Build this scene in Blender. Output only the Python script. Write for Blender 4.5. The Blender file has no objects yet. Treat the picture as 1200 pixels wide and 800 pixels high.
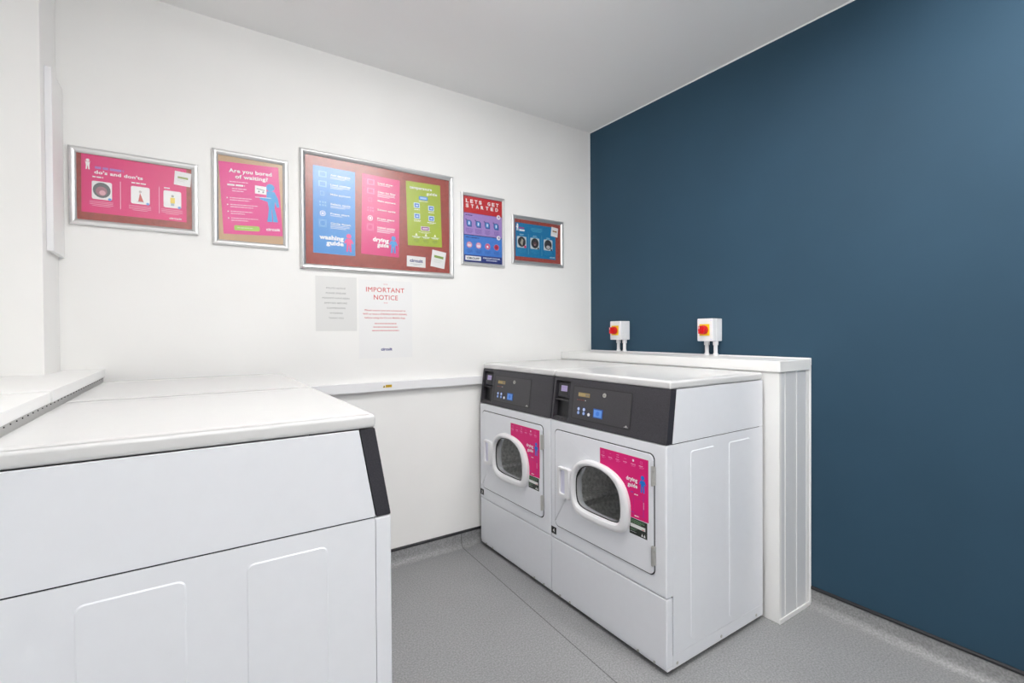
import bpy, bmesh, math, random
from mathutils import Vector, Matrix
random.seed(7)
SC = bpy.context.scene
COL = SC.collection
PI = math.pi
R = math.radians

# ------------------------------------------------------------------ materials
def lin(c):
    return tuple(((v/255)/12.92 if v/255 <= .04045 else ((v/255+.055)/1.055)**2.4) for v in c)

def mat(name, col, rough=.5, metal=0, spec=.5, coat=0, emis=None, es=0, noise=None, bump=None):
    m = bpy.data.materials.new(name); m.use_nodes = True
    nt = m.node_tree; b = nt.nodes['Principled BSDF']
    b.inputs['Base Color'].default_value = (*col, 1)
    b.inputs['Roughness'].default_value = rough
    b.inputs['Metallic'].default_value = metal
    b.inputs['Specular IOR Level'].default_value = spec
    b.inputs['Coat Weight'].default_value = coat
    if emis:
        b.inputs['Emission Color'].default_value = (*emis, 1)
        b.inputs['Emission Strength'].default_value = es
    tc = nt.nodes.new('ShaderNodeTexCoord')
    if noise:                                   # (scale, detail, spread)
        n = nt.nodes.new('ShaderNodeTexNoise'); n.inputs['Scale'].default_value = noise[0]
        n.inputs['Detail'].default_value = noise[1]
        nt.links.new(tc.outputs['Object'], n.inputs['Vector'])
        r = nt.nodes.new('ShaderNodeMapRange')
        r.inputs['From Min'].default_value = .3; r.inputs['From Max'].default_value = .7
        r.inputs['To Min'].default_value = 1-noise[2]; r.inputs['To Max'].default_value = 1+noise[2]
        nt.links.new(n.outputs['Fac'], r.inputs['Value'])
        v = nt.nodes.new('ShaderNodeVectorMath'); v.operation = 'SCALE'
        v.inputs[0].default_value = col
        nt.links.new(r.outputs['Result'], v.inputs['Scale'])
        nt.links.new(v.outputs['Vector'], b.inputs['Base Color'])
    if bump:                                    # (scale, strength, distance)
        n2 = nt.nodes.new('ShaderNodeTexNoise'); n2.inputs['Scale'].default_value = bump[0]
        n2.inputs['Detail'].default_value = 3
        nt.links.new(tc.outputs['Object'], n2.inputs['Vector'])
        bp = nt.nodes.new('ShaderNodeBump'); bp.inputs['Strength'].default_value = bump[1]
        bp.inputs['Distance'].default_value = bump[2]
        nt.links.new(n2.outputs['Fac'], bp.inputs['Height'])
        nt.links.new(bp.outputs['Normal'], b.inputs['Normal'])
    return m

def pane_mat(name, tint, gloss_rough, ior=1.49):
    m = bpy.data.materials.new(name); m.use_nodes = True
    nt = m.node_tree; nt.nodes.clear()
    o = nt.nodes.new('ShaderNodeOutputMaterial')
    t = nt.nodes.new('ShaderNodeBsdfTransparent'); t.inputs['Color'].default_value = (*tint, 1)
    g = nt.nodes.new('ShaderNodeBsdfGlossy'); g.inputs['Roughness'].default_value = gloss_rough
    f = nt.nodes.new('ShaderNodeFresnel')
    gm = nt.nodes.new('ShaderNodeNewGeometry')            # thin sheet: the same reflectance from either side
    mi = nt.nodes.new('ShaderNodeMapRange'); mi.inputs['To Min'].default_value = ior; mi.inputs['To Max'].default_value = 1/ior
    nt.links.new(gm.outputs['Backfacing'], mi.inputs['Value']); nt.links.new(mi.outputs['Result'], f.inputs['IOR'])
    mx = nt.nodes.new('ShaderNodeMixShader')
    nt.links.new(f.outputs[0], mx.inputs[0]); nt.links.new(t.outputs[0], mx.inputs[1])
    nt.links.new(g.outputs[0], mx.inputs[2]); nt.links.new(mx.outputs[0], o.inputs[0])
    return m

M = {}
M['wall'] = mat('wall_paint_white', (.89, .885, .872), .75, spec=.3, noise=(3, 2, .012), bump=(220, .12, .0006))
M['wall_blue'] = mat('wall_paint_blue', (.026, .066, .107), .62, spec=.25, noise=(2.2, 3, .05), bump=(220, .15, .0006))
M['ceiling'] = mat('ceiling_paint', (.91, .905, .90), .85, spec=.2, bump=(180, .1, .0005))
M['pvc'] = mat('white_boxing_board', (.89, .89, .88), .38, noise=(4, 2, .01))
M['pvc_grey'] = mat('white_cladding', (.74, .75, .77), .35)
M['enamel'] = mat('white_enamel', (.84, .856, .90), .28, noise=(30, 2, .006))
M['lid'] = mat('white_enamel_worktop', (.70, .70, .70), .16, noise=(30, 2, .006))
M['plastic'] = mat('white_plastic', (.84, .84, .86), .3)
M['plastic_cool'] = mat('cool_white_plastic', (.72, .72, .86), .35)
M['shadow'] = mat('dark_gap', (.03, .03, .035), .8)
M['console'] = mat('charcoal_moulding', (.040, .038, .046), .48, noise=(420, 2, .45), bump=(500, .25, .0006))
M['console_panel'] = mat('charcoal_overlay', (.050, .048, .054), .4, noise=(500, 2, .25))
M['cap'] = mat('dark_end_cap', (.030, .029, .038), .5, noise=(300, 2, .3))
M['black'] = mat('black_plastic', (.012, .012, .014), .4)
M['drum'] = mat('galvanised_drum', (.86, .86, .85), .45, metal=0, noise=(60, 3, .3))
M['steel'] = mat('stainless_steel', (.62, .61, .58), .3, metal=1)
M['alu'] = mat('anodised_aluminium', (.70, .70, .70), .36, metal=.8)
M['paper'] = mat('paper_white', (.86, .86, .86), .7)
M['grey_paper'] = mat('paper_grey', (.76, .76, .75), .75)
M['felt'] = mat('red_brown_felt', (.36, .075, .058), .95, spec=.1, noise=(60, 4, .18), bump=(400, .3, .001))
M['strip'] = mat('black_capping_strip', (.018, .018, .022), .45)
M['pipe'] = mat('white_conduit', (.82, .82, .84), .35)
M['glaze'] = pane_mat('acrylic_glazing', (.97, .97, .97), .31, 1.8)
M['door_glass'] = pane_mat('door_glass', (.90, .91, .91), .04, 1.5)
M['seam_white'] = mat('pale_joint', (.88, .88, .89), .4)
M['vent'] = mat('grey_vent_strip', (.50, .50, .49), .6)
INK = {}
def ink(*c):
    if c not in INK:
        INK[c] = mat('ink_%02x%02x%02x' % c, lin(c), .55)
    return INK[c]
WHITE = (246, 246, 246); PINK = (222, 0, 116); PINK2 = (232, 60, 150); BLUE = (40, 140, 215); TEAL = (0, 118, 165)
LIME = (165, 185, 20); NAVY = (20, 35, 105); RED = (200, 22, 30); LILAC = (160, 140, 210)

def floor_mat(name, seams):
    m = bpy.data.materials.new(name); m.use_nodes = True
    nt = m.node_tree; b = nt.nodes['Principled BSDF']
    b.inputs['Roughness'].default_value = .42
    b.inputs['Specular IOR Level'].default_value = .4
    tc = nt.nodes.new('ShaderNodeTexCoord')
    n = nt.nodes.new('ShaderNodeTexNoise'); n.inputs['Scale'].default_value = 150; n.inputs['Detail'].default_value = 2
    n3 = nt.nodes.new('ShaderNodeTexNoise'); n3.inputs['Scale'].default_value = 5; n3.inputs['Detail'].default_value = 4
    nt.links.new(tc.outputs['Object'], n.inputs['Vector']); nt.links.new(tc.outputs['Object'], n3.inputs['Vector'])
    cr = nt.nodes.new('ShaderNodeValToRGB')
    cr.color_ramp.elements[0].position = .33; cr.color_ramp.elements[0].color = (.225, .227, .231, 1)
    cr.color_ramp.elements[1].position = .68; cr.color_ramp.elements[1].color = (.345, .348, .353, 1)
    nt.links.new(n.outputs['Fac'], cr.inputs['Fac'])
    r = nt.nodes.new('ShaderNodeMapRange'); r.inputs['To Min'].default_value = .93; r.inputs['To Max'].default_value = 1.07
    nt.links.new(n3.outputs['Fac'], r.inputs['Value'])
    v = nt.nodes.new('ShaderNodeVectorMath'); v.operation = 'SCALE'
    nt.links.new(cr.outputs['Color'], v.inputs[0])
    out = r.outputs['Result']
    if seams:                                  # welded sheet seam: a thin dark line x = x0 + k*y
        sp = nt.nodes.new('ShaderNodeSeparateXYZ'); nt.links.new(tc.outputs['Object'], sp.inputs[0])
        for x0, k in seams:
            a = nt.nodes.new('ShaderNodeMath'); a.operation = 'MULTIPLY_ADD'
            nt.links.new(sp.outputs['Y'], a.inputs[0]); a.inputs[1].default_value = -k; nt.links.new(sp.outputs['X'], a.inputs[2])
            s = nt.nodes.new('ShaderNodeMath'); s.operation = 'SUBTRACT'; nt.links.new(a.outputs[0], s.inputs[0]); s.inputs[1].default_value = x0
            ab = nt.nodes.new('ShaderNodeMath'); ab.operation = 'ABSOLUTE'; nt.links.new(s.outputs[0], ab.inputs[0])
            mr = nt.nodes.new('ShaderNodeMapRange'); mr.inputs['From Min'].default_value = .0016; mr.inputs['From Max'].default_value = .0028
            mr.inputs['To Min'].default_value = .38; mr.inputs['To Max'].default_value = 1
            nt.links.new(ab.outputs[0], mr.inputs['Value'])
            mu = nt.nodes.new('ShaderNodeMath'); mu.operation = 'MULTIPLY'
            nt.links.new(out, mu.inputs[0]); nt.links.new(mr.outputs['Result'], mu.inputs[1]); out = mu.outputs[0]
    nt.links.new(out, v.inputs['Scale'])
    nt.links.new(v.outputs['Vector'], b.inputs['Base Color'])
    bp = nt.nodes.new('ShaderNodeBump'); bp.inputs['Strength'].default_value = .3; bp.inputs['Distance'].default_value = .0008
    nt.links.new(n.outputs['Fac'], bp.inputs['Height']); nt.links.new(bp.outputs['Normal'], b.inputs['Normal'])
    return m
M['floor'] = floor_mat('speckled_safety_vinyl', [(-1.056, .043)])

# ------------------------------------------------------------------ mesh builder
class MB:
    def __init__(s):
        s.bm = bmesh.new(); s.mats = []
    def mi(s, m):
        if m not in s.mats: s.mats.append(m)
        return s.mats.index(m)
    def faces(s, vs, fs, m):
        i = s.mi(m); V = [s.bm.verts.new(v) for v in vs]; out = []
        for f in fs:
            try:
                g = s.bm.faces.new([V[k] for k in f]); g.material_index = i; out.append(g)
            except ValueError: pass
        return V, out
    def box(s, x0, x1, y0, y1, z0, z1, m, bev=0, seg=2):
        x0, x1 = sorted((x0, x1)); y0, y1 = sorted((y0, y1)); z0, z1 = sorted((z0, z1))
        V, F = s.faces([(x, y, z) for x in (x0, x1) for y in (y0, y1) for z in (z0, z1)],
            [(0,1,3,2), (4,6,7,5), (0,4,5,1), (2,3,7,6), (0,2,6,4), (1,5,7,3)], m)
        if bev:
            es = list({e for f in F for e in f.edges})
            bmesh.ops.bevel(s.bm, geom=es, offset=bev, segments=seg, profile=.5, affect='EDGES')
    def prism(s, pts, axis, a0, a1, m, bev=0, seg=2, keep=None):
        """closed outline extruded along an axis: axis 'y' outline (x,z); 'x' outline (y,z); 'z' outline (x,y)"""
        def P(p, a): return {'y': (p[0], a, p[1]), 'x': (a, p[0], p[1]), 'z': (p[0], p[1], a)}[axis]
        n = len(pts)
        V, F = s.faces([P(p, a0) for p in pts]+[P(p, a1) for p in pts],
            [tuple(range(n)), tuple(range(2*n-1, n-1, -1))]+[(i, n+i, n+(i+1) % n, (i+1) % n) for i in range(n)], m)
        if bev:
            es = set(F[0].edges) if a0 < a1 or True else set()
            es = set(F[0].edges) | (set(F[1].edges) if keep is None else set())
            bmesh.ops.bevel(s.bm, geom=list(es), offset=bev, segments=seg, profile=.5, affect='EDGES')
    def ring(s, outer, inner, y0, y1, m, prof=None):
        """ring between two outlines of equal count in the xz plane, from y0 (front) to y1 (back)"""
        n = len(outer)
        loops = [[(p[0], y1, p[1]) for p in outer], [(p[0], y0, p[1]) for p in outer],
                 [(p[0], y0, p[1]) for p in inner], [(p[0], y1, p[1]) for p in inner]]
        if prof:                                # rounded front: prof = list of (t, y)
            loops = [[(p[0], y1, p[1]) for p in outer]]
            for t, y in prof:
                loops.append([(o[0]+(q[0]-o[0])*t, y, o[1]+(q[1]-o[1])*t) for o, q in zip(outer, inner)])
            loops.append([(p[0], y1, p[1]) for p in inner])
        k = len(loops)
        vs = [v for l in loops for v in l]; fs = []
        for a in range(k):
            b = (a+1) % k
            for i in range(n):
                j = (i+1) % n
                fs.append((a*n+i, a*n+j, b*n+j, b*n+i))
        s.faces(vs, fs, m)
    def lathe(s, prof, m, c=(0, 0, 0), axis='z', n=24):
        vs = []; fs = []
        for r, h in prof:
            for i in range(n):
                a = 2*PI*i/n; x, y = r*math.cos(a), r*math.sin(a)
                p = {'z': (x, y, h), 'y': (x, h, y), 'x': (h, x, y)}[axis]
                vs.append((p[0]+c[0], p[1]+c[1], p[2]+c[2]))
        k = len(prof)
        for a in range(k-1):
            for i in range(n):
                j = (i+1) % n; fs.append((a*n+i, a*n+j, (a+1)*n+j, (a+1)*n+i))
        fs.append(tuple(range(n))); fs.append(tuple(range((k-1)*n, k*n)))
        s.faces(vs, fs, m)
    def build(s, name, parent=None, smooth=30, loc=None, normals=True, bevel=0):
        if normals: bmesh.ops.recalc_face_normals(s.bm, faces=s.bm.faces[:])
        me = bpy.data.meshes.new(name); s.bm.to_mesh(me); s.bm.free()
        for m in s.mats: me.materials.append(m)
        if smooth:
            me.polygons.foreach_set('use_smooth', [True]*len(me.polygons)); me.set_sharp_from_angle(angle=R(smooth))
        o = bpy.data.objects.new(name, me); COL.objects.link(o)
        if smooth:
            wn_ = o.modifiers.new('weighted_normals', 'WEIGHTED_NORMAL'); wn_.keep_sharp = True; wn_.weight = 60
        if parent: o.parent = parent
        if loc: o.location = loc
        return o

def rrect(x0, x1, z0, z1, r, n=6):
    """rounded rectangle outline; r = one radius or (TL, TR, BR, BL) each a number or (rx, rz)"""
    rs = r if isinstance(r, (tuple, list)) else (r,)*4
    rs = [q if isinstance(q, (tuple, list)) else (q, q) for q in rs]
    (a, b), (c, d), (e, f), (g, h) = rs
    out = []
    for cx, cz, rx, rz, s0 in ((x0+a, z1-b, a, b, 180), (x1-c, z1-d, c, d, 90), (x1-e, z0+f, e, f, 0), (x0+g, z0+h, g, h, -90)):
        for i in range(n+1):
            t = R(s0-90*i/n); out.append((cx+rx*math.cos(t), cz+rz*math.sin(t)))
    return out

def empty(name, loc, rz=0):
    o = bpy.data.objects.new(name, None); COL.objects.link(o)
    o.empty_display_size = .1; o.location = loc; o.rotation_euler = (0, 0, rz); return o
def tag(o, label=None, cat=None, group=None, kind=None):
    for k, v in (('label', label), ('category', cat), ('group', group), ('kind', kind)):
        if v: o[k] = v
    return o
def copy_tree(o, parent=None):
    c = o.copy(); COL.objects.link(c)
    if parent: c.parent = parent
    for ch in [x for x in bpy.data.objects if x.parent == o]: copy_tree(ch, c)
    return c

# ------------------------------------------------------------------ printing on flat things
_glyph = {}
def text_mesh(t, bold):
    k = (t, bold)
    if k in _glyph: return _glyph[k]
    cu = bpy.data.curves.new('tmp', 'FONT'); cu.body = t; cu.size = 1; cu.resolution_u = 3
    cu.offset = bold; cu.space_character = 1.06 if bold else 1.0; cu.fill_mode = 'FRONT' if hasattr(cu, 'fill_mode') else 'BOTH'
    o = bpy.data.objects.new('tmp', cu); COL.objects.link(o)
    dg = bpy.context.evaluated_depsgraph_get(); dg.update()
    me = bpy.data.meshes.new_from_object(o.evaluated_get(dg))
    vs = [tuple(v.co) for v in me.vertices]; fs = [tuple(p.vertices) for p in me.polygons if p.normal.z > .3]
    if not fs: fs = [tuple(p.vertices) for p in me.polygons]
    bpy.data.objects.remove(o); bpy.data.meshes.remove(me); bpy.data.curves.remove(cu)
    _glyph[k] = (vs, fs); return _glyph[k]

class Print:
    """flat artwork in local mm, x right, y down from the top-left corner, on a sheet w x h"""
    def __init__(s, w, h, base, thick=.4, rot=0):
        s.w, s.h = w, h; s.mb = MB(); s.k = 1
        if base is not None:
            s.mb.prism([(0, 0), (w*.001, 0), (w*.001, -h*.001), (0, -h*.001)], 'y', 0, thick*.001, base)
    def _poly(s, pts, c, lift=1):
        m = c if hasattr(c, 'node_tree') else ink(*c)
        s.mb.faces([(x*.001, -lift*.00018-.00002, -y*.001) for x, y in pts], [tuple(range(len(pts)))], m)
    def rect(s, x0, y0, x1, y1, c, lift=1, r=0, rot=0):
        if r: pts = [(x, -z) for x, z in rrect(x0, x1, -y1, -y0, r, 3)]
        else: pts = [(x0, y0), (x1, y0), (x1, y1), (x0, y1)]
        if rot:
            cx, cy = (x0+x1)/2, (y0+y1)/2; a = R(rot)
            pts = [(cx+(x-cx)*math.cos(a)-(y-cy)*math.sin(a), cy+(x-cx)*math.sin(a)+(y-cy)*math.cos(a)) for x, y in pts]
        s._poly(pts, c, lift)
    def poly(s, pts, c, lift=1): s._poly(pts, c, lift)
    def disc(s, x, y, rx, c, lift=1, ry=None, n=18):
        ry = ry or rx
        s._poly([(x+rx*math.cos(2*PI*i/n), y+ry*math.sin(2*PI*i/n)) for i in range(n)], c, lift)
    def loop(s, x, y, r, w, c, lift=1, n=18):
        m = ink(*c); vs = []
        for q in (r, r-w): vs += [((x+q*math.cos(2*PI*i/n))*.001, -lift*.00018-.00002, -(y+q*math.sin(2*PI*i/n))*.001) for i in range(n)]
        s.mb.faces(vs, [(i, (i+1) % n, n+(i+1) % n, n+i) for i in range(n)], m)
    def frame(s, x0, y0, x1, y1, w, c, lift=1):
        s.rect(x0, y0, x1, y0+w, c, lift); s.rect(x0, y1-w, x1, y1, c, lift)
        s.rect(x0, y0+w, x0+w, y1-w, c, lift); s.rect(x1-w, y0+w, x1, y1-w, c, lift)
    def text(s, t, x0, yb, w, h, c, lift=2, bold=.02, align='l'):
        """t fitted to width w, capital height about h, baseline at yb"""
        vs, fs = text_mesh(t, bold)
        X0 = min(v[0] for v in vs); X1 = max(v[0] for v in vs)
        sx = w/(X1-X0); sy = h/.70
        if align == 'c': x0 -= w/2
        if align == 'r': x0 -= w
        m = ink(*c)
        s.mb.faces([((x0+(v[0]-X0)*sx)*.001, -lift*.00018-.00002, -(yb-v[1]*sy)*.001) for v in vs], fs, m)
    def lines(s, x0, y0, w, n, c, pitch=5, th=1.6, align='l', lift=2, seed=0):
        """rows too small to read in the photograph: rows of short word-length dashes"""
        rnd = random.Random(seed+int(x0*7+y0*13))
        for k in range(n):
            L = w*(1 if k < n-1 else rnd.uniform(.55, .9)); x = x0 if align == 'l' else x0-L/2
            e = x+L; y = y0+k*pitch
            while x < e-1:
                q = min(e, x+rnd.uniform(2.5, 7)*th/1.6); s.rect(x, y, q, y+th, c, lift); x = q+th*.55
    def person(s, x, y, H, c, lift=2, lean=0, arms=(1, 1)):
        """simple round-headed figure pictogram: x centre, y top"""
        u = H/10
        s.disc(x, y+1.25*u, 1.35*u, c, lift)
        s.poly([(x-1.7*u, y+2.8*u), (x+1.7*u, y+2.8*u), (x+1.25*u, y+6.3*u), (x-1.25*u, y+6.3*u)], c, lift)
        for sg, up in ((-1, arms[0]), (1, arms[1])):
            yy = 5.6 if up > 0 else 2.2
            s.poly([(x+sg*1.5*u, y+2.8*u), (x+sg*(2.6)*u, y+(yy-.6)*u), (x+sg*2.2*u, y+yy*u), (x+sg*1.1*u, y+4.2*u)], c, lift+.3)
            s.poly([(x+sg*.1*u, y+6.1*u), (x+sg*1.25*u, y+6.1*u), (x+sg*(1.5+lean)*u, y+10*u), (x+sg*(.5+lean)*u, y+10*u)], c, lift+.6)
    def done(s, name, x, y, z, rot=0, parent=None, rz=0):
        """place: top-left corner at world (x, y, z), sheet facing -Y, turned by rot degrees (anticlockwise as seen) about its centre"""
        o = s.mb.build(name, parent, smooth=0, normals=False)
        a = R(rot); cx, cz = s.w*.0005, -s.h*.0005
        me = o.data
        for v in me.vertices:
            px, pz = v.co.x-cx, v.co.z-cz
            v.co.x = px*math.cos(a)-pz*math.sin(a); v.co.z = px*math.sin(a)+pz*math.cos(a)
        o.location = (x+cx, y, z+cz)
        return o

# ------------------------------------------------------------------ the room
H = 2.706; XL = -2.955; YF = -4.35; T = .12
def struct(name, mb, loc=None):
    return tag(mb.build(name, None, loc=loc), kind='structure')
mb = MB(); mb.box(XL-T, T, YF-T, T, -.1, 0, M['floor']); struct('floor', mb)
mb = MB(); mb.box(XL-T, T, YF-T, T, H, H+.1, M['ceiling']); struct('ceiling', mb)
mb = MB(); mb.box(XL-T, T, 0, T, 0, H, M['wall']); struct('wall_back', mb)
mb = MB(); mb.box(0, T, YF, 0, 0, H, M['wall_blue']); struct('wall_right', mb)
mb = MB(); mb.box(XL-T, XL, YF, 0, 0, H, M['wall']); struct('wall_left', mb)
mb = MB(); mb.box(XL-T, T, YF-T, YF, 0, H, M['wall']); struct('wall_front', mb)
# boxed column in the far left corner
mb = MB(); mb.box(XL, -2.818, -.244, 0, 0, H, M['wall'], .004); struct('wall_pier', mb)
# thin white paint line where the blue wall meets the ceiling and the white wall
mb = MB(); mb.box(-.0012, 0, YF, 0, H-.007, H, M['ceiling']); mb.box(-.0012, 0, -.003, 0, 1.15, H-.007, M['wall']); struct('trim_1', mb)
# floor vinyl coved up the walls, black capping strip along its top edge
def cove(r, h, t):
    pts = [(t, 0), (r+t, 0)]
    for i in range(1, 8):
        a = R(270-90*i/7); pts.append((t+r+r*math.cos(a), r+r*math.sin(a)))
    pts += [(t, h), (0, h), (0, 0)]
    out = []
    for p in pts[1:]: out.append(p)
    return out
cv = cove(.036, .0805, .003)
mb = MB(); mb.prism([(-d, z) for d, z in cv], 'x', -2.64, -.2755, M['floor']); struct('baseboard_back', mb)
mb = MB(); mb.prism([(-d, z) for d, z in cv], 'y', YF, -1.4795, M['floor']); struct('baseboard_right', mb)
st = [(0, .0805), (.007, .0805), (.0085, .084), (.0085, .0895), (.006, .093), (0, .0945)]
mb = MB(); mb.prism([(-d, z) for d, z in st], 'x', -2.64, -.2755, M['strip']); struct('trim_2', mb)
mb = MB(); mb.prism([(-d, z) for d, z in st], 'y', YF, -1.4795, M['strip']); struct('trim_3', mb)

# ------------------------------------------------------------------ service boxings
def boxing_right():
    X0, X1, Y1, ZT = -.2705, 0, -1.4709, 1.148
    t = empty('service_boxing', (X0/2, Y1/2, 0))
    tag(t, 'white boxing along the blue wall behind the dryers, with ribbed end panel', 'boxing')
    ox, oy = X0/2, Y1/2
    L = (-ox, -oy, 0)
    mb = MB(); mb.box(X0, X0+.018, Y1, -.003, 0, 1.10, M['pvc'], .003); mb.build('front_panel', t, loc=L)
    mb = MB()                                  # ribbed end panel: boards between raised pale joints
    e = [X0+.0185, -.2195, -.1185, -.0321, -.004]
    for a, b in zip(e[:-1], e[1:]): mb.box(a+.0012, b-.0012, Y1+.002, Y1+.016, 0, 1.10, M['pvc_grey'], .002)
    mb.build('end_panel', t, loc=L)
    mb = MB()
    for x in e[1:3]: mb.box(x-.0022, x+.0022, Y1-.0006, Y1+.012, .012, 1.10, M['seam_white'], .001)
    mb.box(-.0321, -.001, Y1-.001, Y1+.014, 0, 1.10, M['pvc'], .002)
    mb.build('joint_strip', t, loc=L)
    mb = MB(); mb.box(X0-.002, -.001, Y1-.004, Y1+.002, 0, .022, M['pvc'], .002); mb.build('bottom_rail', t, loc=L)
    mb = MB(); mb.box(X0-.008, -.012, Y1-.008, -.003, 1.100, ZT, M['pvc'], .003); mb.build('top_cap', t, loc=L)
    mb = MB(); mb.box(-.010, -.0015, Y1-.009, -.003, 1.12, ZT+.006, M['seam_white'], .002)
    mb.box(-.008, 0-.0015, Y1-.008, Y1+.004, 0, ZT, M['seam_white'], .002)
    mb.build('wall_bead', t, loc=L)
boxing_right()
def boxing_left():
    X0, Z = -2.683, 1.1408
    t = empty('service_boxing', (-2.82, -1.0, 0))
    tag(t, 'white boxed ledge against the left wall behind the washers', 'boxing')
    L = (2.82, 1.0, 0)
    mb = MB(); mb.box(-2.953, X0-.014, -1.95, -.246, 0, 1.108, M['pvc'], .002)
    mb.box(-2.815, X0-.014, -.245, -.002, 0, 1.108, M['pvc'], .002); mb.build('front_panel', t, loc=L)
    mb = MB(); mb.box(X0-.013, X0-.006, -1.95, -.006, 1.06, 1.1085, M['vent'])
    for k in range(46):
        y = -.03-k*.041; mb.box(X0-.0065, X0-.0045, y-.0018, y+.0018, 1.1035, 1.1060, M['shadow'])
    mb.build('vent_strip', t, loc=L)
    mb = MB()
    mb.prism([(-2.815, -.002), (X0, -.002), (X0, -.9), (-2.953, -.9), (-2.953, -.246), (-2.815, -.246)], 'z', 1.109, Z, M['pvc'], .003)
    mb.build('top_cap', t, loc=L)
    mb = MB(); mb.box(-2.953, X0-.003, -1.95, -.9035, 1.109, Z-.004, M['pvc'], .003); mb.build('top_cap', t, loc=L)
boxing_left()

# slim access panel on the side of the corner column
t = empty('access_panel', (-2.818, -.096, 1.585))
tag(t, 'slim tall white cover panel fixed to the side of the corner column', 'panel')
mb = MB(); mb.box(.0005, .018, -.093, .093, 0, .66, M['wall'], .002); mb.build('panel_board', t)
mb = MB(); mb.box(.0005, .020, -.098, -.093, 0, .66, M['plastic'], .001); mb.build('edge_strip', t)

# cable trunking on the white wall
t = empty('cable_trunking', (-1.6, 0, .9715))
tag(t, 'long white cable trunking running along the white wall between the machines', 'trunking')
mb = MB(); mb.box(-1.05, 1.322, -.030, -.0005, 0, .046, M['plastic'], .002); mb.build('trunking_body', t)
mb = MB(); mb.box(-1.05, 1.322, -.035, -.030, -.001, .047, M['plastic'], .002); mb.build('trunking_lid', t)
p = Print(54, 20, None)
p.rect(17, 3, 52, 17, (205, 165, 10), 1); p.poly([(9, 3), (16.5, 17), (1, 17)], (230, 205, 90), 1); p.poly([(9, 5.5), (14, 15.5), (4, 15.5)], (80, 66, 20), 2)
p.lines(20, 6, 28, 2, (120, 90, 5), 5, 1.8)
w = p.done('warning_sticker', 0, 0, 0, parent=t); w.location = (.0865, -.0352, .024)
w['label'] = 'yellow warning sticker with small triangle'

# ------------------------------------------------------------------ laundry machines
W = .686; D = .653; ZB = .02; ZS = .291; ZC = .860; ZU = 1.0645; ZT = 1.0975; SL = .026
h = W/2-.0028
def polar_loop(pts, n=64, c=(-.01, .59), grow=0):
    """smooth closed curve through pts, resampled at n even angles about c"""
    k = len(pts); dense = []
    for i in range(k):
        p0, p1, p2, p3 = (pts[(i+j-1) % k] for j in range(4))
        for q in range(12):
            t = q/12
            dense.append(tuple(.5*((2*p1[a])+(-p0[a]+p2[a])*t+(2*p0[a]-5*p1[a]+4*p2[a]-p3[a])*t*t+(-p0[a]+3*p1[a]-3*p2[a]+p3[a])*t**3) for a in (0, 1)))
    pol = sorted((math.atan2(p[1]-c[1], p[0]-c[0]), math.hypot(p[0]-c[0], p[1]-c[1])) for p in dense)
    pol = [(pol[-1][0]-2*PI, pol[-1][1])]+pol+[(pol[0][0]+2*PI, pol[0][1])]
    out = []
    for i in range(n):
        a = R(135)-2*PI*i/n
        while a < -PI: a += 2*PI
        while a > PI: a -= 2*PI
        for u, v in zip(pol, pol[1:]):
            if u[0] <= a <= v[0]:
                t = (a-u[0])/max(1e-9, v[0]-u[0]); r = u[1]+(v[1]-u[1])*t+grow
                out.append((c[0]+r*math.cos(a), c[1]+r*math.sin(a))); break
    return out
OUTP = [(-.179, .60), (-.174, .545), (-.152, .485), (-.10, .463), (0, .460), (.08, .463), (.13, .472), (.163, .50), (.173, .55), (.168, .61), (.14, .667), (.087, .704), (.01, .722), (-.074, .721), (-.137, .692), (-.170, .645)]
INNP = [(-.152, .60), (-.15, .545), (-.135, .510), (-.09, .497), (.0, .495), (.08, .497), (.112, .507), (.125, .540), (.122, .60), (.108, .645), (.079, .674), (.031, .694), (-.02, .699), (-.081, .692), (-.122, .670), (-.145, .638)]
OUT = polar_loop(OUTP); INN = polar_loop(INNP)

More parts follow.
